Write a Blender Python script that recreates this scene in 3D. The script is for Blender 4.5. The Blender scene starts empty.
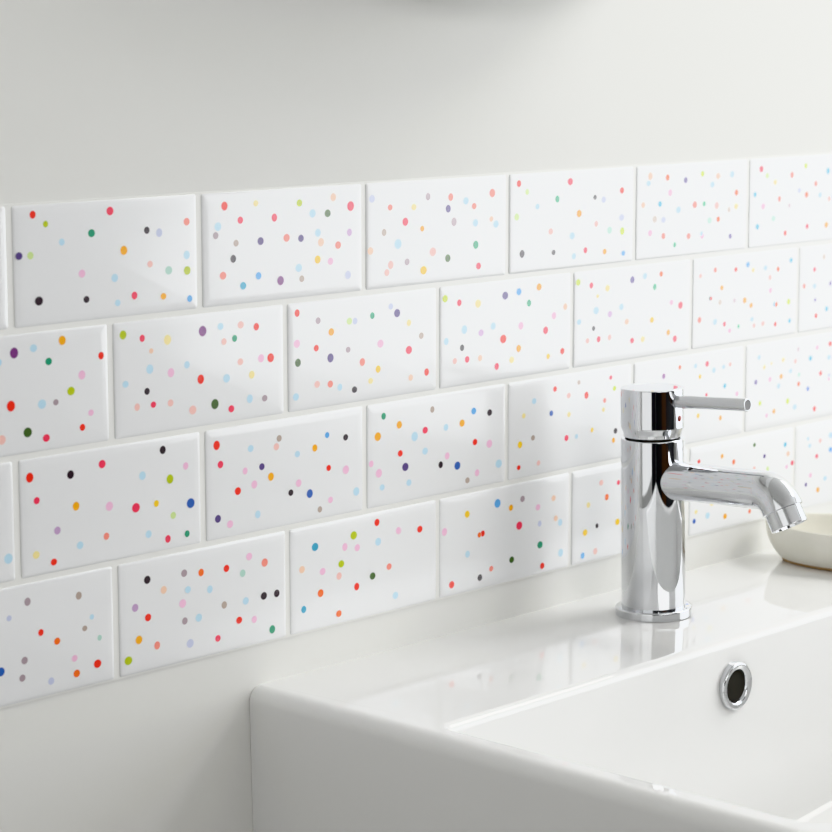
import bpy, bmesh, math, random
from mathutils import Vector, Matrix
random.seed(7)
PI = math.pi
S = bpy.context.scene
COL = S.collection
ZT = 1.1816            # height of the top edge of the tiling
ZB = 0.85              # height of the basin ledge
TW, TH = 0.148774, 0.0762   # tile pitch

# ------------------------------------------------------------------ materials
def srgb(c):
    return tuple(((v/255)/12.92 if v/255 <= .04045 else ((v/255+.055)/1.055)**2.4) for v in c)

def mat(name, col, rough=.5, metal=0., spec=.5, coat=0., bump=None, var=None):
    m = bpy.data.materials.new(name); m.use_nodes = True
    nt = m.node_tree; b = nt.nodes['Principled BSDF']
    b.inputs['Base Color'].default_value = (*col, 1)
    b.inputs['Roughness'].default_value = rough
    b.inputs['Metallic'].default_value = metal
    b.inputs['Specular IOR Level'].default_value = spec
    b.inputs['Coat Weight'].default_value = coat
    tc = nt.nodes.new('ShaderNodeTexCoord')
    if bump:
        sc, st, di = bump
        n = nt.nodes.new('ShaderNodeTexNoise'); n.inputs['Scale'].default_value = sc; n.inputs['Detail'].default_value = 3
        nt.links.new(tc.outputs['Object'], n.inputs['Vector'])
        bp = nt.nodes.new('ShaderNodeBump'); bp.inputs['Strength'].default_value = st; bp.inputs['Distance'].default_value = di
        nt.links.new(n.outputs['Fac'], bp.inputs['Height']); nt.links.new(bp.outputs['Normal'], b.inputs['Normal'])
    if var:
        sc, c2 = var
        n = nt.nodes.new('ShaderNodeTexNoise'); n.inputs['Scale'].default_value = sc; n.inputs['Detail'].default_value = 4
        nt.links.new(tc.outputs['Object'], n.inputs['Vector'])
        mx = nt.nodes.new('ShaderNodeMix'); mx.data_type = 'RGBA'
        mx.inputs['A'].default_value = (*col, 1); mx.inputs['B'].default_value = (*c2, 1)
        nt.links.new(n.outputs['Fac'], mx.inputs['Factor']); nt.links.new(mx.outputs['Result'], b.inputs['Base Color'])
    return m

TILE_WHITE = (.80, .805, .815)
def tile_material():
    m = mat('printed_tile_glaze', TILE_WHITE, rough=.26, spec=.45, coat=.6, bump=(9, .12, .002))
    nt = m.node_tree; b = nt.nodes['Principled BSDF']
    b.inputs['Coat Roughness'].default_value = .10
    a = nt.nodes.new('ShaderNodeVertexColor'); a.layer_name = 'print'
    nt.links.new(a.outputs['Color'], b.inputs['Base Color'])
    return m

M = dict(
    tile=tile_material(),
    wall=mat('matt_wall_paint', (.765, .765, .742), rough=.6, spec=.3, bump=(420, .05, .0006), var=(3, (.755, .755, .732))),
    side=mat('grey_wall_paint', (.66, .66, .65), rough=.7, var=(3, (.5, .5, .49))),
    grout=mat('white_sheet', (.80, .80, .775), rough=.35),
    ceramic=mat('glazed_white_ceramic', (.80, .80, .795), rough=.012, spec=.75, bump=(4, .05, .003)),
    chrome=mat('polished_chrome', (.68, .69, .71), rough=.02, metal=1.),
    satin=mat('satin_chrome', (.60, .61, .62), rough=.2, metal=1.),
    brushed=mat('brushed_end', (.16, .16, .16), rough=.5, metal=.6, bump=(900, .3, .0004)),
    red=mat('red_enamel', (.30, .035, .02), rough=.3),
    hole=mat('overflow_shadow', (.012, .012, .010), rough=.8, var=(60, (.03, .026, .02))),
    dish=mat('cream_stoneware', (.84, .82, .75), rough=.38, bump=(220, .12, .0008), var=(38, (.70, .69, .62))),
    foot=mat('bare_clay', (.42, .27, .14), rough=.8, var=(90, (.5, .34, .2))),
    floor=mat('grey_floor', (.24, .235, .225), rough=.4, var=(6, (.2, .195, .19))),
    ceil=mat('ceiling_paint', (.82, .82, .81), rough=.8, var=(4, (.8, .8, .79))),
    dark=mat('charcoal_paint', (.035, .034, .036), rough=.6, var=(5, (.028, .027, .028))),
    wood=mat('dark_wood', (.085, .04, .022), rough=.45, var=(7, (.05, .024, .014))),
    frame=mat('window_white', (.8, .8, .8), rough=.35, var=(8, (.78, .78, .78))),
    mirror_side=mat('white_lacquer', (.8, .8, .79), rough=.4, var=(8, (.78, .78, .77))),
)

# ------------------------------------------------------------------ mesh helpers
def link(name, bm, m, parent=None, smooth=True, recalc=True):
    if recalc: bmesh.ops.recalc_face_normals(bm, faces=bm.faces)
    me = bpy.data.meshes.new(name); bm.to_mesh(me); bm.free()
    for p in me.polygons: p.use_smooth = smooth
    if smooth: me.set_sharp_from_angle(angle=math.radians(38))
    for x in (m if isinstance(m, (list, tuple)) else [m]): me.materials.append(x)
    o = bpy.data.objects.new(name, me); COL.objects.link(o)
    if parent: o.parent = parent
    return o

def tag(o, label=None, cat=None, group=None, kind=None):
    if label: o['label'] = label
    if cat: o['category'] = cat
    if group: o['group'] = group
    if kind: o['kind'] = kind
    return o

def loft(bm, rings, cap0=True, cap1=True, closed=False):
    R = [[bm.verts.new(p) for p in r] for r in rings]
    n = len(R[0])
    pairs = list(zip(R, R[1:])) + ([(R[-1], R[0])] if closed else [])
    for a, b in pairs:
        for i in range(n):
            j = (i+1) % n
            bm.faces.new((a[i], a[j], b[j], b[i]))
    if not closed:
        if cap0: bm.faces.new(R[0][::-1])
        if cap1: bm.faces.new(R[-1])
    return R

def lathe(bm, prof, seg=72, cap0=True, cap1=True, closed=False, mtx=None):
    rings = []
    for r, z in prof:
        pts = [Vector((r*math.cos(2*PI*i/seg), r*math.sin(2*PI*i/seg), z)) for i in range(seg)]
        rings.append([mtx @ p for p in pts] if mtx else pts)
    return loft(bm, rings, cap0, cap1, closed)

def rnd(prof, k=5):
    """round the inner corners of a profile: entries (r, z, radius)"""
    out = []
    n = len(prof)
    for i, (r, z, q) in enumerate(prof):
        if q <= 0 or i in (0, n-1): out.append((r, z)); continue
        P = Vector((r, z)); A = Vector(prof[i-1][:2]); B = Vector(prof[i+1][:2])
        da = (A-P).normalized(); db = (B-P).normalized()
        qa = min(q, (A-P).length*.49); qb = min(q, (B-P).length*.49); q2 = min(qa, qb)
        a = P+da*q2; b = P+db*q2
        out.append(tuple(a+da*q2*.05))
        for t in range(k+1):
            s = t/k
            out.append(tuple(a*(1-s)**2+P*2*s*(1-s)+b*s*s))
        out.append(tuple(b+db*q2*.05))
    return out

def tube(bm, pts, rads, seg=48, cap0=True, cap1=True):
    """pts lie in a plane x = const; frames stay upright"""
    rings = []
    for i, p in enumerate(pts):
        a = pts[max(i-1, 0)]; b = pts[min(i+1, len(pts)-1)]
        t = (Vector(b)-Vector(a)).normalized()
        x = Vector((1, 0, 0)); y = t.cross(x).normalized()
        rings.append([Vector(p)+(x*math.cos(2*PI*k/seg)+y*math.sin(2*PI*k/seg))*rads[i] for k in range(seg)])
    return loft(bm, rings, cap0, cap1)

def box(bm, lo, hi):
    v = [bm.verts.new((x, y, z)) for x in (lo[0], hi[0]) for y in (lo[1], hi[1]) for z in (lo[2], hi[2])]
    for f in ((0,1,3,2),(4,6,7,5),(0,4,5,1),(2,3,7,6),(0,2,6,4),(1,5,7,3)): bm.faces.new([v[i] for i in f])

def bevelbox(lo, hi, r=.004, seg=3):
    bm = bmesh.new(); box(bm, lo, hi)
    bmesh.ops.bevel(bm, geom=bm.edges[:], offset=r, segments=seg, affect='EDGES', profile=.5)
    return bm

def boxobj(name, lo, hi, m, parent=None, r=0):
    bm = bevelbox(lo, hi, r) if r else bmesh.new()
    if not r: box(bm, lo, hi)
    return link(name, bm, m, parent, smooth=False)

# ------------------------------------------------------------------ data
WINPOW = 52
CEILPOW = 26
EXPOSURE = 0.2
MIRROR = (0.4, 1.3155999999999999, 0.42)
CX = 1.95
LEFTPOW = 6.5
FRONTPOW = 20
WINCOL = (0.985, 0.995, 1)
VIEW = 'Khronos PBR Neutral'
CAM_C = (-0.869168, -1.150235, 0.096027)
CAM_R = (0.6860564, -0.7275466, -0.0015868)
CAM_U = (0.1139816, 0.1053269, 0.9878838)
CAM_F_DIR = (0.7185644, 0.6779249, -0.1551871)
CAM_F = 2406.011
PALETTE = {'r': (222, 42, 22), 'c': (222, 55, 85), 's': (236, 130, 115), 'o': (232, 158, 10), 'q': (232, 100, 25), 'y': (226, 210, 145), 'Y': (235, 186, 30), 'g': (168, 182, 15), 'G': (188, 208, 140), 'n': (28, 138, 102), 'd': (62, 92, 38), 't': (162, 196, 184), 'b': (174, 204, 220), 'B': (85, 155, 212), 'U': (48, 90, 168), 'T': (55, 150, 182), 'l': (182, 187, 210), 'p': (222, 176, 202), 'P': (118, 58, 122), 'v': (78, 58, 118), 'k': (46, 30, 40), 'w': (158, 142, 149), 'm': (178, 148, 184), 'a': (238, 190, 165), 'h': (236, 180, 172), 'e': (165, 150, 140)}
DOTS = """
0 0|r -58.3 30.7 4.8;g -48.9 24.6 4.1;c 0.8 29.8 5.6;n -14.0 17.1 5.4;s 62.8 19.8 5.1;k 29.9 16.3 4.7;l 39.9 14.2 5.4;b -37.0 13.1 4.4;v -69.3 6.8 5.1;G -60.8 6.5 4.8;o 11.1 5.0 5.9;b 62.4 -1.2 5.4;h 32.0 -4.9 4.4;t 47.2 -9.9 5.7;g 62.6 -11.1 5.8;p -22.1 -7.0 5.2;b 3.4 -11.5 5.3;c 18.9 -23.6 5.0;o 42.5 -25.9 4.6;B 64.3 -29.1 4.5;b 5.4 -27.1 4.4;k -55.3 -21.1 6.0;k -19.1 -23.0 4.6
0 1|r -53.7 28.0 5.8;c -40.1 18.2 4.9;c -9.9 18.2 5.3;g 12.9 26.6 5.2;b 24.9 19.1 5.7;d 39.0 18.4 5.7;c 60.8 22.1 6.8;a 44.4 28.9 5.4;b -59.6 15.1 5.8;w -61.6 9.5 4.8;e -44.1 3.6 4.6;v -22.5 3.6 5.6;s 0.9 4.3 5.6;v 14.0 3.2 5.3;m 59.5 4.5 5.1;b 29.7 5.9 5.4;a 32.5 -0.5 5.7;s 48.6 -3.5 5.4;k -46.7 -6.3 5.2;Y 29.3 -11.9 5.7;p 41.3 -13.9 5.1;s -55.8 -16.6 5.5;T -38.4 -24.4 5.4;B -24.7 -18.9 5.1;P -5.0 -23.5 6.3;e 14.4 -23.7 4.7;l 57.8 -24.3 5.8;b 11.7 -16.3 5.7;y -26.4 28.4 4.3
0 2|l -67.3 26.0 5.5;s -49.5 19.2 4.5;w -11.4 24.8 5.3;s 12.1 23.3 5.3;s 56.3 24.1 6.2;v 9.5 15.3 5.7;c -34.4 8.5 5.9;y -25.8 18.2 4.9;o -17.3 2.8 4.2;w 15.5 5.7 6.1;s 36.8 15.7 4.7;b 38.2 3.7 5.4;a 55.3 5.5 4.0;b 60.3 1.6 5.5;e -55.6 2.4 5.0;b -41.8 -6.4 7.0;a -69.1 -9.5 5.5;n 38.6 -12.0 6.1;h -6.5 -14.1 6.4;d 9.0 -19.6 5.9;w -32.8 -19.4 5.1;h -49.2 -20.4 5.6;Y -16.1 -26.4 6.5;c 41.6 -27.4 5.2;h -53.0 -25.4 4.9;b 28.0 19.9 5.4
0 3|r -63.3 29.5 5.0;G -54.1 23.1 4.3;c -5.0 28.4 5.8;n -19.8 16.2 5.4;b -42.5 11.8 4.2;G -65.6 5.4 5.3;r 56.7 19.0 5.0;k 24.3 15.4 4.3;l 34.6 13.1 4.9;o 5.6 4.1 5.8;l 56.6 -1.6 5.6;h 26.0 -4.8 4.3;t 42.1 -10.5 5.6;g 57.6 -12.1 5.8;h -27.2 -7.4 4.8;b -2.4 -12.1 5.5;c 13.4 -23.9 4.6;o 36.4 -26.4 4.5;b -0.2 -27.5 4.6;B 59.1 -29.1 4.4;k -59.5 -21.9 6.0;k -23.8 -23.1 4.5
0 4|a -57.1 28.3 5.6;q -35.2 26.4 4.7;v -11.9 23.4 5.4;g 10.1 27.4 4.8;b 49.8 25.4 5.1;q 56.2 10.4 4.7;a 30.9 24.8 5.1;p -31.6 14.4 5.0;b -59.2 22.9 4.5;b 23.4 18.3 4.8;T -44.4 6.2 4.7;b -20.8 0.5 5.4;s 0.5 3.4 5.5;n 12.9 3.5 4.6;y 56.0 -0.7 4.9;h 29.7 1.3 5.3;e 46.4 -2.9 4.4;e -50.9 -5.2 5.6;l -39.9 -6.3 5.0;q 32.0 -9.8 4.4;t 20.4 -10.1 5.3;p -56.5 -15.7 4.9;s -39.6 -19.0 4.7;n -25.0 -26.7 4.5;s -7.0 -21.0 4.8;p 10.7 -21.8 4.6;b 9.9 -20.0 3.4;v 48.6 -24.4 4.9;a -65.7 6.5 4.5
0 5|c -58.6 27.9 5.3;G -50.1 22.2 4.5;y -38.7 16.4 4.6;s -14.7 21.4 4.8;g 5.1 28.1 4.6;T 38.4 22.5 5.3;s 20.5 12.6 4.4;q 7.2 3.9 4.8;T -66.8 7.5 4.3;l -3.7 7.9 4.2;s -32.2 2.3 4.4;w -17.7 -3.9 4.0;t -40.2 -13.4 4.8;T -62.7 -18.9 4.9;r -22.9 -26.5 4.2;c 9.0 -22.7 4.2;o 37.7 -23.1 5.1;p -55.2 -2.7 4.9;b 27.0 2.8 4.3;h 41.1 -1.1 4.1
1 0|P -0.4 25.6 6.6;b 14.1 27.1 5.1;o 35.9 29.8 5.8;n 25.2 18.0 5.0;r 65.7 17.6 4.7;p 50.4 7.2 5.7;g 41.7 -1.8 5.8;r -3.8 -6.0 6.6;b 19.4 -7.4 6.1;w 29.9 -7.4 4.1;p 56.8 -16.9 4.2;d 8.1 -23.3 6.4;c 22.0 -28.4 5.2;r 49.9 -25.2 4.5;h -11.3 -25.5 6.0;b -11.9 21.0 4.8
1 1|g -65.3 28.8 5.8;c -49.9 25.3 4.6;y -29.2 22.5 6.4;P 0.4 25.4 6.9;a -42.7 16.7 3.5;b -44.2 5.3 6.0;b -13.3 5.0 4.8;p -26.8 1.3 5.8;r -1.8 -5.5 6.1;b -64.1 -2.2 4.7;k -46.8 -8.5 4.6;c -41.8 -17.5 4.4;h -27.6 -18.0 4.8;h -55.1 -17.6 4.7;h -9.0 -24.6 6.1;b 15.8 27.0 4.9;h 33.4 26.5 5.2;r 47.2 24.1 5.1;n 27.9 18.2 4.7;h 32.7 2.4 4.9;p 51.1 2.9 5.6;r 59.7 2.4 6.2;y 42.6 -7.1 5.3;h 18.6 16.9 4.6;b 20.4 -7.2 5.9;d 10.0 -22.9 6.8;c 24.2 -27.6 5.1;w 53.9 -23.9 4.7;b 40.6 -22.8 5.6
1 2|r -64.5 29.9 5.0;w -45.1 23.2 4.9;G -15.4 20.3 5.1;l -10.0 19.9 4.8;n 6.9 22.2 4.8;l 25.2 27.0 4.5;v 31.5 21.9 6.3;o -32.8 14.5 5.4;p -65.0 9.4 5.7;r -47.0 4.8 4.7;p 14.8 2.1 5.9;w -16.8 0.9 4.5;d -64.2 -3.4 5.7;v -33.7 -3.1 6.3;s -3.1 -8.9 5.5;Y 12.4 -15.4 5.2;h -46.5 -19.8 5.1;s -34.1 -20.9 5.1;b -25.0 -24.0 4.8;y 4.9 -22.8 4.5;k -10.9 -27.2 5.0;b -66.4 -26.2 5.4;y 43.3 14.1 4.6;e 55.9 3.9 5.0;c 43.2 -5.0 6.2;a 45.0 -24.7 4.6;r 61.3 -22.4 5.2
1 3|g -68.1 28.0 5.7;c -53.2 23.9 4.9;y -33.2 21.7 6.2;v -3.6 25.2 6.6;B 11.6 26.8 5.5;o 34.3 28.6 5.6;n 23.0 17.6 5.4;a 64.7 11.5 4.9;p 51.6 5.8 5.3;b -47.8 4.2 6.1;b -16.7 4.0 5.3;p 14.0 1.5 5.6;m -29.9 0.3 5.3;c 42.1 -4.3 5.8;b -67.0 -2.6 5.0;r -5.6 -6.4 6.8;k -50.2 -8.7 4.9;o 11.6 -15.0 5.4;r 61.6 -21.7 4.9;Y 45.2 -24.1 4.1;c -44.8 -17.6 4.9;h -57.9 -17.5 4.5;a -30.9 -18.0 4.6;y 3.8 -22.7 5.2;c -12.7 -25.9 5.1
1 4|g -69.1 28.6 5.5;c -53.5 25.1 4.6;y -34.0 21.6 5.3;v -3.5 25.8 6.0;b 12.1 27.5 4.8;q 32.8 27.7 4.3;n 24.7 18.1 5.3;y -45.8 16.4 3.1;b -47.5 5.5 5.9;b -16.7 5.8 4.9;m -30.7 1.4 5.2;b -67.7 -1.5 4.5;k -50.3 -7.9 4.3;a -9.9 -6.2 4.7;Y 21.6 -7.5 4.9;o 42.8 -19.2 4.5;c -44.2 -16.7 4.7;h -57.5 -16.7 4.0;h -30.9 -16.5 4.2;c -3.0 -21.5 4.6;y 10.3 -21.7 4.8;c 58.2 1.0 5.8;c 51.4 -25.1 5.2;p 46.4 4.2 4.2
1 5|s -45.0 25.8 4.1;r -17.0 24.2 4.0;B -0.4 27.0 4.7;y 7.1 22.0 3.8;b 24.3 22.6 4.2;q 42.4 20.4 3.9;T 61.0 26.5 4.5;h -64.7 22.3 3.7;o -35.8 10.7 4.1;k -50.9 3.3 4.5;r -49.9 3.2 2.6;h 31.1 14.2 4.0;p 32.2 3.3 4.2;e -37.9 -0.9 4.7;w -18.2 -1.0 4.3;o -3.9 -2.0 5.0;o 5.1 -6.9 4.4;T 38.6 -8.6 3.9;q 40.9 -8.9 3.9;g 58.7 -8.2 5.1;s -65.2 -12.9 4.9;b -44.3 -16.3 4.9;c -31.4 -19.2 3.9;n -12.0 -22.7 3.8;p -24.1 -25.2 3.8;h 22.2 -23.4 4.2;r 40.0 -25.4 3.8;T 60.6 -24.3 4.2;b 6.7 -18.5 3.9;h 9.7 -24.0 3.6
1 6|c -52.6 16.2 4.0;s -67.6 3.2 4.0;b -52.2 2.1 4.3;v -28.4 2.7 4.6;v -50.9 -9.8 4.0;T -33.2 -18.7 4.6;r -49.0 -23.4 4.0;e -38.9 26.0 4.6
2 -1|b 65.6 -21.9 6.4
2 0|r -65.7 25.2 6.1;c -60.9 10.4 4.7;k -34.6 22.9 5.6;c -9.7 26.2 5.6;o -30.9 2.7 5.6;p -4.7 -1.1 6.0;c 16.7 -5.1 6.5;b 22.5 14.6 5.6;k 39.6 28.9 5.4;p 58.6 16.1 4.8;g 45.2 9.4 6.1;Y 33.5 -4.8 4.5;U 62.3 -8.7 6.8;G 47.4 -14.5 4.8;m -45.8 -10.3 5.1;s -7.6 -19.7 4.7;b -28.5 -22.2 5.1;y -62.4 -22.9 5.2;r -49.1 -29.4 4.8;b 26.6 -23.6 5.1;c 42.6 -29.1 5.0;n 58.9 -28.2 4.5
2 1|r -63.4 26.1 6.2;c -60.3 13.1 5.1;b -33.5 20.3 5.0;e -7.7 23.9 4.7;h -10.3 18.6 5.0;B 37.0 20.7 4.3;k 54.7 17.0 4.8;o 25.2 13.3 5.1;b 8.9 11.2 4.7;p -38.7 6.0 4.6;v -23.7 6.9 5.0;o -15.6 -0.9 5.7;r 38.2 -2.1 4.5;p 54.7 -5.5 6.2;p -30.7 -4.1 5.5;r -45.4 -6.5 5.6;p 9.8 -8.7 5.3;k 2.5 -14.2 4.7;U 20.1 -17.3 6.1;p 39.7 -24.4 4.6;b 64.7 -22.0 6.1;e 29.5 -29.5 4.5;v -63.2 -22.4 5.4;p -52.7 -27.5 5.4;b -27.9 -24.6 5.2
2 2|p -69.2 -4.7 4.7;n -56.7 27.3 4.9;o -62.6 13.6 6.5;o -41.0 19.4 5.6;b -25.4 9.2 6.8;c -14.5 12.4 5.4;e -7.1 26.4 4.7;B 36.8 20.3 5.3;o 24.3 12.9 5.6;k 54.1 17.2 5.3;b 7.2 11.9 5.0;r 38.2 -2.6 5.1;p 53.9 -5.8 6.3;r -40.1 -1.0 5.0;b -14.7 -2.6 5.4;p 8.5 -9.0 5.1;v -35.0 -11.3 6.4;k 1.6 -14.5 5.0;U 19.3 -17.5 6.4;p -61.7 -12.3 6.3;b -58.5 -22.7 4.7;b -31.4 -23.0 5.0;b 64.3 -21.9 6.7;e 30.1 -29.7 4.7;p 40.5 -25.5 5.1
2 3|r -20.9 26.6 4.4;e 7.1 28.6 4.0;c 45.6 28.4 3.5;g 50.3 19.5 4.3;h -4.8 19.9 4.3;r 16.3 17.8 5.4;b -44.9 20.1 4.7;s 38.4 11.4 3.8;y 37.0 4.4 3.8;U -25.0 8.7 4.4;y -56.6 10.4 4.1;y -4.4 5.4 4.2;Y 23.4 -9.7 3.7;k 52.1 -13.9 4.7;o 49.7 -21.0 4.1;e -46.0 -7.4 4.4;c -7.1 -12.3 4.9;b 4.8 -12.5 3.7;Y -60.8 -10.8 5.3;r -62.1 -27.8 4.1;h -39.5 -27.2 4.1
2 4|P -36.6 22.5 4.8;q -15.7 27.5 3.5;c 20.5 26.7 4.6;b 5.0 26.5 3.8;b 29.8 20.6 4.4;b 43.0 22.0 3.6;h 52.0 23.2 3.6;Y 11.1 17.3 3.8;T 45.1 6.2 4.2;c 20.3 1.5 3.3;Y 9.5 -14.3 3.9;o 39.9 -19.6 4.0;p 62.1 -2.2 4.1
2 5|b -56.4 25.0 4.0;y -48.7 16.0 3.8;y -38.6 18.2 2.6;y -21.6 19.6 4.0;w 0.1 26.4 4.3;p 28.5 25.2 3.9;r 48.1 26.6 4.7;T 18.7 16.9 4.9;h -3.7 16.6 3.9;b 46.8 15.1 4.5;v -60.4 4.6 5.2;p -40.2 4.9 4.2;o -24.1 5.7 4.4;b -10.5 9.0 3.8;t 2.1 4.6 3.9;r 34.6 2.5 4.3;q 1.9 -3.3 4.1;b -27.6 -2.0 4.4;U 15.7 -8.9 4.5;g -54.0 -13.7 4.4;g -13.9 -16.3 5.1;b -3.2 -22.5 4.9;o -33.6 -22.7 4.2;p -43.9 -25.1 3.6;r 26.4 -27.4 4.5;p 47.3 -3.8 3.1;l 47.5 -0.4 3.1
3 0|w 4.5 25.5 5.1;e 43.9 22.5 5.0;l -9.6 17.7 3.8;r 14.0 4.6 4.4;q 26.3 -3.1 4.8;e 48.0 1.0 3.9;t 59.6 -7.1 3.7;p 39.5 -16.5 4.5;r 57.5 -23.4 5.9;q 40.9 -26.4 5.2;w 1.1 -10.5 4.9;w -0.9 -21.1 4.7;U -16.8 -14.1 5.8;l 20.9 -27.3 4.8;b 53.8 7.3 3.5
3 1|k -49.6 23.3 5.6;w -18.6 22.5 5.2;q -4.1 20.6 5.1;a -36.1 14.5 5.3;m -60.0 6.9 5.4;r -49.5 -1.2 5.3;p -20.3 2.8 5.9;w -18.7 -9.0 4.9;b -6.7 -9.0 5.6;o -57.4 -14.4 5.8;s -42.4 -20.8 5.3;l -14.5 -24.7 6.1;g -66.4 -26.3 6.2;p 38.3 24.4 5.3;s 52.2 18.1 5.9;r 18.0 19.7 5.1;t 32.3 14.1 5.2;k 62.9 -4.7 5.4;k 51.1 -4.4 5.7;b 3.2 8.2 5.1;b 34.7 -5.0 5.3;e 15.6 -4.4 5.0;r 28.6 -17.0 5.3;p 42.2 -18.9 4.9;c 9.6 -25.8 4.8;n 58.4 -28.6 5.8;b -15.7 11.2 4.9
3 2|T -49.7 21.4 6.2;g -12.4 23.7 6.4;r 10.6 29.4 5.3;p -21.1 16.9 5.4;p -9.0 14.5 5.2;b 11.7 15.5 5.8;a -62.2 7.7 5.3;p -42.7 3.2 5.3;g -24.7 5.6 5.6;h -26.9 -2.6 5.2;d 6.0 -8.0 5.6;s 22.6 -4.0 5.0;r -9.8 -12.9 5.4;q -44.8 -11.6 5.7;T -60.9 -20.2 5.1;q -27.4 -29.0 5.2;b 28.9 -25.8 5.5;p 32.7 20.1 5.0;p 32.0 20.4 5.0;r 54.1 18.1 5.4
3 3|p -68.7 12.1 5.8;Y -44.4 21.5 5.5;B -11.2 24.8 6.9;o 3.8 19.4 4.9;w 16.9 24.2 5.1;a 52.7 19.7 4.8;p 34.6 15.3 5.1;c 13.3 4.5 6.8;r -27.5 4.7 4.8;q -31.1 4.2 4.1;a 55.5 3.8 4.6;b 60.6 -0.1 5.2;l 36.7 2.5 4.5;n 37.2 -13.8 6.1;b -44.0 -8.1 5.1;d 4.9 -20.1 5.4;s -18.0 -23.1 4.5;k -30.5 -27.8 5.2;r -61.1 -28.0 5.7;r 40.0 -30.4 5.1;b 61.5 -23.7 6.1
3 4|q -32.1 11.5 5.1;y -54.5 8.5 4.6;Y -58.2 -12.6 5.6;k -43.8 -9.3 3.9;Y -18.6 -10.0 5.5;B -60.9 -30.2 5.0;h -45.6 -29.1 5.1;c -17.9 21.1 3.9;h -39.1 23.8 4.7
3 5|r -62.7 24.2 3.7;o -31.2 24.5 3.9;q -14.9 17.6 4.4;d 13.9 28.3 4.4;T 58.4 23.0 4.7;v 28.6 16.9 4.2;h 14.3 8.3 3.6;G 33.5 5.4 4.2;p 61.4 3.5 3.7;c 69.6 5.9 4.5;U -67.8 -24.3 4.3;o -25.7 -26.3 4.9;q 8.8 -27.2 3.7;y -65.5 -16.9 3.6
3 6|b -53.6 17.4 3.9;h -37.8 19.8 3.9;c -42.6 6.9 4.1;p -51.6 -8.6 4.1;b -29.0 -14.2 4.4;v -58.1 -15.9 4.1;o -39.7 -22.8 4.6;b -56.5 23.9 3.1
"""
LABELS = {
    (0, -1): 'sliver of glossy white tile starting the top row, mostly cut off by the frame',
    (0, 0): 'white dotted tile with two black dots low down, first whole one of the top row',
    (0, 1): 'white dotted tile with teal dot near lower edge, second whole one of the top row',
    (0, 2): 'white dotted tile with pale washed-out dots, third whole one of the top row',
    (0, 3): 'white dotted tile with two greyish dots low down, fourth whole one of the top row',
    (0, 4): 'white dotted tile above and behind the tap lever, fifth whole one of the top row',
    (0, 5): 'last dotted tile of the top row, cut by the frame, above the dish',
    (1, 0): 'cut white tile with large purple and dark green dots starting the second row',
    (1, 1): 'white tile with purple and dark green dots, first whole one of row two',
    (1, 2): 'white dotted tile with orange and violet dots, second whole one of the second row',
    (1, 3): 'white dotted tile with lime and pink corner dots, third whole one of the second row',
    (1, 4): 'white dotted tile just above the tap top, fourth whole one of the second row',
    (1, 5): 'white dotted tile above the tap lever end, fifth whole one of the second row',
    (1, 6): 'narrow cut tile with few dots ending the second row at the frame edge',
    (2, -1): 'sliver of white tile with one pale blue dot starting the third row',
    (2, 0): 'white dotted tile with royal blue edge dot, first whole one of third row',
    (2, 1): 'white dotted tile with orange and navy dots, second whole one of the third row',
    (2, 2): 'white dotted tile crossed by a reflected streak, third whole one of the third row',
    (2, 3): 'white dotted tile partly hidden by the side of the tap cap, third row',
    (2, 4): 'white dotted tile directly behind the tap lever in the third row',
    (2, 5): 'last dotted tile of the third row, seen past the lever end over the spout',
    (3, 0): 'cut white tile with grey brown and orange dots starting the bottom row',
    (3, 1): 'white dotted tile with lime dot in lower corner, first whole one of bottom row',
    (3, 2): 'white dotted tile over the basin corner, second whole one of the bottom row',
    (3, 3): 'white dotted tile with yellow and large red dots, third whole one of bottom row',
    (3, 4): 'white dotted tile half hidden behind the tap body in the bottom row',
    (3, 5): 'white dotted tile behind the tap spout in the bottom row',
    (3, 6): 'last cut tile of the bottom row with few dots, just above the dish',
}
HIDDEN = {(3, 4): lambda x: x > .012, (3, 5): lambda x: x < -.03 or x > .06, (2, 3): lambda x: x > .055, (2, 4): lambda x: x < -.03, (0, -1): lambda x: x < .06, (2, -1): lambda x: x < .06, (1, 0): lambda x: x < -.02, (3, 0): lambda x: x < -.02, (1, 6): lambda x: x > -.03, (3, 6): lambda x: x > -.02}
# ------------------------------------------------------------------ the room
RX0, RX1, RY0, RY1, RZ1 = -2.2, 2.4, -3.3, 0., 2.4
def struct(name, lo, hi, m, parent=None, r=0):
    o = boxobj(name, lo, hi, m, parent, r)
    if not parent: tag(o, kind='structure')
    return o
struct('wall_back', (RX0-.1, 0, 0), (RX1+.1, .1, RZ1), M['wall'])
struct('wall_left', (RX0-.1, RY0, 0), (RX0, 0, RZ1), M['side'])
struct('wall_front', (RX0-.1, RY0-.1, 0), (RX1+.1, RY0, RZ1), M['dark'])
struct('floor', (RX0-.1, RY0-.1, -.1), (RX1+.1, .1, 0), M['floor'])
struct('ceiling', (RX0-.1, RY0-.1, RZ1), (RX1+.1, .1, RZ1+.1), M['ceil'])
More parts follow.
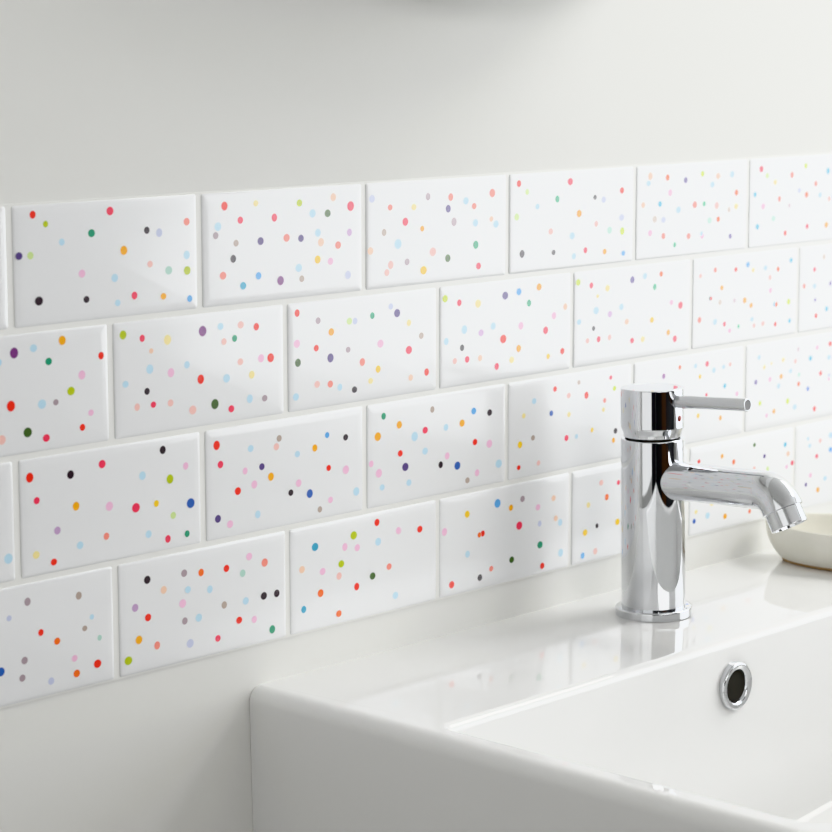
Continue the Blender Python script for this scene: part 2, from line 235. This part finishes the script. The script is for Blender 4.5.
# right wall with its window opening
WY0, WY1, WZ0, WZ1 = -2.75, -.40, .56, 2.2
bm = bmesh.new()
box(bm, (RX1, RY0, 0), (RX1+.1, WY0, RZ1)); box(bm, (RX1, WY1, 0), (RX1+.1, 0, RZ1))
box(bm, (RX1, WY0, 0), (RX1+.1, WY1, WZ0)); box(bm, (RX1, WY0, WZ1), (RX1+.1, WY1, RZ1))
tag(link('wall_right', bm, M['wall'], smooth=False), kind='structure')
bm = bmesh.new()
fx0, fx1, fw = RX1+.03, RX1+.08, .05
box(bm, (fx0, WY0, WZ0), (fx1, WY0+fw, WZ1)); box(bm, (fx0, WY1-fw, WZ0), (fx1, WY1, WZ1))
box(bm, (fx0, WY0+fw, WZ0), (fx1, WY1-fw, WZ0+fw)); box(bm, (fx0, WY0+fw, WZ1-fw), (fx1, WY1-fw, WZ1))
win = tag(link('window_1', bm, M['frame'], smooth=False), kind='structure')
boxobj('window_sill', (RX1-.03, WY0-.03, WZ0-.025), (RX1+.1, WY1+.03, WZ0), M['frame'], win, .004)
pm = bpy.data.materials.new('window_glass'); pm.use_nodes = True
nt = pm.node_tree; nt.nodes.remove(nt.nodes['Principled BSDF'])
tr = nt.nodes.new('ShaderNodeBsdfTransparent'); gl = nt.nodes.new('ShaderNodeBsdfGlossy'); gl.inputs['Roughness'].default_value = .02
mx = nt.nodes.new('ShaderNodeMixShader'); mx.inputs[0].default_value = .05
nt.links.new(tr.outputs[0], mx.inputs[1]); nt.links.new(gl.outputs[0], mx.inputs[2])
nt.links.new(mx.outputs[0], nt.nodes['Material Output'].inputs[0])
boxobj('pane', (RX1+.05, WY0+fw, WZ0+fw), (RX1+.056, WY1-fw, WZ1-fw), pm, win)
# dark timber door in the wall behind the photographer
dr = struct('door_1', (-.55, RY0, 0), (.35, RY0+.04, 2.05), M['wood'])
bm = bmesh.new()
for x0, x1, z0, z1 in ((-.62,-.55,0,2.12),(.35,.42,0,2.12),(-.55,.35,2.05,2.12)): box(bm, (x0, RY0, z0), (x1, RY0+.05, z1))
link('door_frame', bm, M['dark'], dr, smooth=False)
for z0, z1 in ((.2, .95), (1.1, 1.9)):
    boxobj('door_panel', (-.43, RY0+.035, z0), (.23, RY0+.052, z1), M['wood'], dr, .006)
tag(boxobj('dark_reflection_panel', (RX0, -3.15, 0), (RX0+.04, -2.0, 2.1), M['dark']), kind='structure')  # unseen dark panel added to widen the dark reflection in the chrome
# unseen round mirror frame, added above the view to cast the soft wall shadow
bm = bmesh.new()
lathe(bm, rnd([(.05, .002, 0), (MIRROR[2], .002, 0), (MIRROR[2], .10, .006), (MIRROR[2]-.012, .10, .003), (MIRROR[2]-.014, .093, 0), (.05, .093, 0)]), 128, mtx=Matrix.Translation((MIRROR[0], 0, MIRROR[1]+MIRROR[2])) @ Matrix.Rotation(PI/2, 4, 'X'))
tag(link('added_mirror_frame', bm, M['mirror_side']), kind='structure')

# ------------------------------------------------------------------ tiling
# thin white carrier sheet, seen as the joints and as the pale strip along the lower edge
SH = .0010
tag(boxobj('trim_2', (-.5*TW-.02, -SH, ZT-4*TH+.0009), (6.5*TW, 0, ZT-.0003), M['grout']), kind='structure')

PAL = {k: tuple(min(.9, 1.2*q) for q in srgb(v)) for k, v in PALETTE.items()}
GAP, THICK, BEV = .0044, .0018, .0026
def tile_mesh(dots):
    bm = bmesh.new()
    cl = bm.loops.layers.float_color.new('print')
    white = (*TILE_WHITE, 1)
    hw, hh = TW/2-GAP/2, TH/2-GAP*.42
    def ring(inset, y, k=4):
        r = max(.0016-inset*.3, .0006); pts = []
        for cx, cz, a0 in ((1,1,0),(-1,1,90),(-1,-1,180),(1,-1,270)):
            for j in range(k+1):
                a = math.radians(a0+90*j/k)
                pts.append(Vector((cx*(hw-inset-r)+r*math.cos(a), y, cz*(hh-inset-r)+r*math.sin(a))))
        return pts
    rings = [ring(0, -SH*.5), ring(0, -SH-.0003)]
    for j in range(1, 8):                                   # pillowed edge
        a = .55+(PI/2-.55)*j/7; k0 = math.sin(.55); k1 = math.cos(.55)
        rings.append(ring(BEV*(1-math.cos(a)/k1), -SH-.0003-(THICK-SH-.0003)*(math.sin(a)-k0)/(1-k0)))
    rings.append(ring(BEV+.0004, -THICK-.00004)); rings.append(ring(BEV+.0030, -THICK-.00010))
    loft(bm, rings, True, True)
    bmesh.ops.recalc_face_normals(bm, faces=bm.faces)
    for f in bm.faces:
        f.smooth = True
        for l in f.loops: l[cl] = white
    for i, (c, x, z, d) in enumerate(dots):
        col = PAL[c]; y = -THICK-.00014-.000003*i
        r = d*.5; N = 20
        el = random.uniform(.95, 1.06)
        ctr = bm.verts.new((x, y, z))
        rr = []
        for q in (.86, 1.06):
            rr.append([bm.verts.new((x+r*q*el*math.cos(2*PI*k/N), y, z+r*q/el*math.sin(2*PI*k/N))) for k in range(N)])
        inner = (*col, 1); outer = white
        for k in range(N):
            j = (k+1) % N
            f = bm.faces.new((ctr, rr[0][k], rr[0][j]))
            for l in f.loops: l[cl] = inner
            g = bm.faces.new((rr[0][k], rr[1][k], rr[1][j], rr[0][j]))
            for l in g.loops: l[cl] = inner if l.vert in (rr[0][k], rr[0][j]) else outer
            for h in (f, g):
                h.normal_update(); h.smooth = True
                if h.normal.y > 0: h.normal_flip()
    return bm

def parse():
    out = {}
    for line in DOTS.strip().splitlines():
        k, rest = line.split('|'); r, c = k.split()
        out[(int(r), int(c))] = [(a.split()[0], *[float(q)*.001 for q in a.split()[1:]]) for a in rest.split(';')]
    return out
DD = parse()
rows = {0: range(-1, 6), 1: range(0, 7), 2: range(-1, 6), 3: range(0, 7)}
for r, cols in rows.items():
    for c in cols:
        sh = .0007+.0004*max(0, c-2)+.0004*max(0, 1-c)
        dots = [(q[0], q[1]+sh, q[2]-.0003, q[3]) for q in DD.get((r, c), [])]
        lim = TW/2-.006, TH/2-.006
        want = 22
        tries = 0
        # tile areas hidden by the tap or outside the picture carry the same kind of print
        while len(dots) < want and tries < 400 and (r, c) in HIDDEN:
            tries += 1
            x = random.uniform(-lim[0], lim[0]); z = random.uniform(-lim[1], lim[1])
            if not HIDDEN[(r, c)](x): continue
            if all((x-a[1])**2+(z-a[2])**2 > .009**2 for a in dots):
                dots.append((random.choice('rcsoyYgnbbBppkvta'), x, z, random.uniform(.004, .006)))
        bm = tile_mesh(dots)
        o = link('dotted_tile', bm, M['tile'], recalc=False)
        cx = (c+.5-(0 if r % 2 == 0 else .5))*TW-sh
        o.location = (cx, 0, ZT-(r+.5)*TH+.0003)
        tag(o, LABELS[(r, c)], 'tile', ['top row of dotted tiles', 'second row of dotted tiles', 'third row of dotted tiles', 'bottom row of dotted tiles'][r], 'thing')

# ------------------------------------------------------------------ basin
BX0, BX1, BY0 = .187, .878, -.465
BH = .225
IX0, IX1, IY0, IY1 = .2075, .8575, -.445, -.1545
def rrect(x0, x1, y0, y1, rb, rf, z, k=8):
    """rounded rectangle; y1 is the back. z may be a function of (x, y)"""
    pts = []
    for cx, cy, a0, r in ((x1, y1, 0, rb), (x0, y1, 90, rb), (x0, y0, 180, rf), (x1, y0, 270, rf)):
        sx = -1 if cx == x1 else 1; sy = -1 if cy == y1 else 1
        for j in range(k+1):
            a = math.radians(a0+90*j/k)
            x = cx+sx*r+r*math.cos(a); y = cy+sy*r+r*math.sin(a)
            pts.append(Vector((x, y, z(x, y) if callable(z) else z)))
    return pts
def basin_mesh():
    R = []
    e = .0004
    tap = .004                                            # slight taper towards the underside
    def outer(inset, z): R.append(rrect(BX0+inset, BX1-inset, BY0+inset, 0., .0008, .022, z))
    outer(tap+.03, ZB-BH); outer(tap+.006, ZB-BH); outer(tap+.0015, ZB-BH+.002); outer(tap, ZB-BH+.008)
    outer(.0003, ZB-.020)
    ro = .0105
    for j in range(0, 9):
        a = PI/2*j/8
        outer(ro*(1-math.cos(a)), ZB-ro+ro*math.sin(a))
    outer(ro+.0015, ZB+.00002)
    ri = .0065
    def inner(d, z, rc=.010): R.append(rrect(IX0-d, IX1+d, IY0-d, IY1+d, rc+d, rc+.012+d, z))
    inner(ri*.35, ZB)
    for j in range(0, 9):
        a = PI/2*j/8
        inner(-ri*math.sin(a)+ri*.25, ZB-ri*(1-math.cos(a)))
    inner(-ri*.75-.0006, ZB-ri-.004)
    inner(-ri*.75-.0050, ZB-.100, .014)
    def zf(x, y): return ZB-.1625+(max(x, .5)-.638)*.16
    fl = lambda dz: (lambda x, y: zf(x, y)+dz)
    inner(-ri*.75-.0072, fl(.008), .016)
    inner(-ri*.75-.0080, fl(.0038), .016)
    inner(-ri*.75-.0092, fl(.0013), .016)
    inner(-ri*.75-.0115, fl(.0003), .016)
    inner(-ri*.75-.0160, fl(0), .016)
    cx, cy = (IX0+IX1)/2, (IY0+IY1)/2
    last = R[-1]
    for s in (.6, .25):
        R.append([Vector((cx+(p.x-cx)*s, cy+(p.y-cy)*s, zf(cx+(p.x-cx)*s, 0)-.004*(1-s))) for p in last])
    for ring in R:                                        # the left side bows out a little towards the front
        for p in ring:
            p.x -= .0035*min(1, max(0, -p.y)/.13)*max(0, 1-(p.x-BX0)/.10)
    bm = bmesh.new(); loft(bm, R)
    return bm
basin = tag(link('wash_basin', basin_mesh(), M['ceramic']), 'large white glazed rectangular wash basin hung on the wall under the dotted tiles', 'basin', kind='thing')

# chrome overflow set into the back of the bowl
OX, OZ = .5125, ZB-.0340
oy = IY1-.0044-.0006-.0014
mt = Matrix.Translation((OX, oy, OZ)) @ Matrix.Rotation(PI/2, 4, 'X')      # local z -> -y
bm = bmesh.new()
prof = rnd([(.0176, -.002, 0), (.0176, .0036, .0016), (.0164, .0048, .0010), (.0126, .0040, .0012), (.0112, .0010, 0), (.0112, -.002, 0)], 6)
lathe(bm, prof, 64, closed=True, mtx=mt)
ring = tag(link('overflow_ring', bm, M['chrome'], basin), 'round chrome overflow ring')
bm = bmesh.new(); lathe(bm, [(.0116, .0020), (.006, .0019), (.001, .0019)], 48, mtx=mt)  # flat dark disc in place of the shade inside the opening
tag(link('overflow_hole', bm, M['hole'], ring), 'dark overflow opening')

# white boxing that carries the basin, down to the floor
struct('trim_3', (.25, -.36, 0), (.82, 0, ZB-BH), M['mirror_side'], None, .004)

# ------------------------------------------------------------------ tap
TX, TY = .5357, -.0699
tap = bpy.data.objects.new('mixer_tap', None); COL.objects.link(tap)
tap.location = (TX, TY, ZB); tap.empty_display_size = .05
tag(tap, 'polished chrome single lever mixer tap standing on the white basin ledge', 'tap', kind='thing')
bm = bmesh.new()
lathe(bm, rnd([(.0262, 0, 0), (.0286, 0, .0006), (.0286, .0066, .0013), (.0240, .0070, .0004), (.0238, .0066, 0)]), 96)
link('base_ring', bm, M['chrome'], tap)
bm = bmesh.new()
lathe(bm, rnd([(.0240, .0064, 0), (.0241, .0070, 0), (.0236, .1342, .0008), (.0205, .1346, .0004), (.0200, .1346, 0)]), 96)
link('body', bm, M['chrome'], tap)
bm = bmesh.new()
lathe(bm, rnd([(.0200, .1355, 0), (.0213, .1357, .0003), (.0218, .1385, .0008), (.0237, .1428, .0006), (.0237, .1722, .0009), (.0205, .1724, .0006), (.0190, .1719, .0006), (.004, .1718, 0)]), 96)
cap = link('cap', bm, M['chrome'], tap)
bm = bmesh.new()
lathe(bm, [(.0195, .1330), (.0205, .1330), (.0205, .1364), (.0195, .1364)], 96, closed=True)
tag(link('gap_shade_ring', bm, M['hole'], tap), 'thin dark gap between body and cap')  # near-black ring standing in for the shade in the gap
# lever
bm = bmesh.new()
lv0, lv1 = Vector((0, -.0225, .1632)), Vector((0, -.0860, .1664))
d = (lv1-lv0).normalized()
rot = d.to_track_quat('Z', 'Y').to_matrix().to_4x4()
L = (lv1-lv0).length
lathe(bm, rnd([(.0040, 0, 0), (.0040, .0012, .0003), (.0049, .0016, .0003), (.0049, L, .0006), (.0040, L+.0001, .0002), (.0038, L-.0005, 0)]), 40, mtx=Matrix.Translation(lv0) @ rot)
lever = link('lever', bm, M['satin'], tap)
bm = bmesh.new()
lathe(bm, [(.0040, L-.0006), (.0040, L-.0002), (.001, L-.0002)], 32, mtx=Matrix.Translation(lv0) @ rot)
tag(link('lever_end', bm, M['brushed'], lever), 'dull grey round end of the lever')
# hot and cold marker
bm = bmesh.new()
mtx = Matrix.Rotation(math.radians(4.5), 4, 'Z') @ Matrix.Translation((0, -.0232, .1505)) @ Matrix.Rotation(PI/2, 4, 'X')
lathe(bm, [(.0025, 0), (.0025, .0006), (.0020, .0010), (.0004, .0012)], 28, mtx=mtx)
tag(link('temperature_marker', bm, M['red'], cap), 'small round red marker')
# spout: straight run, then a bend down to the outlet
p0 = Vector((0, 0, .1034)); u0 = Vector((0, -1, .026)).normalized()
u1 = Vector((0, -.46, -.888)).normalized()
corner = Vector((0, -.1100, .1034+.026*.1100)); tl = .0125
pts, rad = [], []
rs = .0143
for s in (.0, .010, .0195, .0215, .0235, .026, .030, .036, .045, .060, .075, .088): 
    fl = 1+.16*max(0, (.034-s)/.034)**2 if s > .018 else 1.05
    pts.append(p0+u0*s); rad.append(rs*fl)
A = corner-u0*tl; B = corner+u1*tl
n = 16
ang = math.acos(max(-1, min(1, u0.dot(u1)))); Rb = tl/math.tan(ang/2)
nrm = (u1-u0*u0.dot(u1)).normalized(); ctr = A+nrm*Rb
for k in range(n+1):
    a = ang*k/n
    pts.append(ctr-nrm*Rb*math.cos(a)+u0*Rb*math.sin(a)); rad.append(rs+.0009*k/n)
pts.append(B+u1*.0016); rad.append(rs+.0009)
pts.append(B+u1*.0021); rad.append(rs+.0001)
bm = bmesh.new(); tube(bm, pts, rad, 64)
spout = link('spout', bm, M['chrome'], tap)
nm = Matrix.Translation(B+u1*.0018) @ u1.to_track_quat('Z', 'Y').to_matrix().to_4x4()
bm = bmesh.new()
lathe(bm, rnd([(.0120, -.001, 0), (.0136, -.001, 0), (.0136, .0128, .0005), (.0118, .0130, .0004), (.0112, .0060, 0), (.001, .0060, 0)]), 56, mtx=nm)
link('outlet', bm, M['chrome'], spout)
tap.rotation_euler = Vector((0, 0, 1)).rotation_difference(Vector((-.0128, .0136, 1)).normalized()).to_euler()

# ------------------------------------------------------------------ dish
def dish_mesh():
    a, b = .0790, .0475
    prof = [  # (scale of plan, height)
        (.78, .0000), (.80, .0006), (.81, .0022), (.835, .0036), (.893, .0080), (.943, .0136), (.977, .0200), (.994, .0255), (1.0, .0288), (.998, .0297), (.985, .0301), (.968, .0297), (.955, .0285),
        (.935, .0240), (.900, .0180), (.840, .0120), (.740, .0085), (.560, .0066), (.30, .0060), (.06, .0059)]
    bm = bmesh.new(); N = 96; rings = []
    for s, z in prof:
        ring = []
        for i in range(N):
            t = 2*PI*i/N
            w = 1+.010*math.sin(2*t+.6)+.006*math.sin(3*t)
            # walls keep the same run-out all round
            x = a*math.cos(t)*w-(1-s)*a*.94*math.cos(t); y = b*math.sin(t)*w-(1-s)*a*.94*math.sin(t) if s > .6 else b*math.sin(t)*w*s*.55
            if s <= .6: x = a*math.cos(t)*s*.97
            ring.append(Vector((x, y, z*1.11+(.0006*math.sin(2*t+1) if z > .02 else 0))))
        rings.append(ring)
    loft(bm, rings)
    bm.faces.ensure_lookup_table()
    for f in bm.faces:
        if max(v.co.z for v in f.verts) < .0025: f.material_index = 1
    return bm
o = link('soap_dish', dish_mesh(), [M['dish'], M['foot']])
o.location = (.7825, -.0900, ZB+.0001); o.rotation_euler = (0, 0, math.radians(-75))
tag(o, 'shallow cream stoneware dish with bare brown foot standing on the basin ledge behind the tap', 'dish', kind='thing')

# ------------------------------------------------------------------ daylight and added fill lamps
def area(name, loc, rot, sx, sy, power, col=(1, 1, 1)):
    l = bpy.data.lights.new(name, 'AREA'); l.shape = 'RECTANGLE'; l.size = sx; l.size_y = sy; l.energy = power; l.color = col
    o = bpy.data.objects.new(name, l); COL.objects.link(o); o.location = loc; o.rotation_euler = rot
    return o
area('window_daylight', (RX1+.16, (WY0+WY1)/2, (WZ0+WZ1)/2), (0, PI/2, 0), WZ1-WZ0+.15, WY1-WY0+.15, WINPOW, WINCOL)
area('overhead_fill_lamp', (CX, -.85, RZ1-.02), (0, 0, 0), .7, 1.3, CEILPOW, (1, .99, .965))  # unseen lamp added overhead to brighten the basin ledge
area('left_fill_lamp', (RX0+.03, -1.0, 1.15), (0, -PI/2, 0), 1.75, 1.8, LEFTPOW, (1, 1, .99))  # no window here, a lamp added as fill from the left
area('front_fill_lamp', (-.4, RY0+.06, 2.1), (PI/2, 0, 0), 2.6, .5, FRONTPOW, (1, .995, .985))  # unseen panel added high up as even fill on the tiled wall
w = bpy.data.worlds.new('sky'); S.world = w; w.use_nodes = True
w.node_tree.nodes['Background'].inputs[0].default_value = (.85, .93, 1, 1)
w.node_tree.nodes['Background'].inputs[1].default_value = 1.0

# ------------------------------------------------------------------ camera
cam = bpy.data.cameras.new('camera'); co = bpy.data.objects.new('camera', cam); COL.objects.link(co)
cam.sensor_width = 36; cam.sensor_fit = 'HORIZONTAL'; cam.lens = CAM_F/832*36
cr, cu, cf = Vector(CAM_R), Vector(CAM_U), Vector(CAM_F_DIR)
mw = Matrix((( cr.x, cu.x, -cf.x, CAM_C[0]), (cr.y, cu.y, -cf.y, CAM_C[1]), (cr.z, cu.z, -cf.z, CAM_C[2]+ZT), (0, 0, 0, 1)))
co.matrix_world = mw
cam.clip_start = .05
cam.dof.use_dof = True; cam.dof.focus_distance = 1.62; cam.dof.aperture_fstop = 14
S.camera = co
S.view_settings.view_transform = VIEW
S.view_settings.look = 'None'
S.view_settings.exposure = EXPOSURE
S.cycles.use_denoising = True
S.cycles.max_bounces = 10; S.cycles.diffuse_bounces = 6; S.cycles.glossy_bounces = 6
S.cycles.caustics_reflective = False; S.cycles.caustics_refractive = False
S.cycles.sample_clamp_indirect = 6
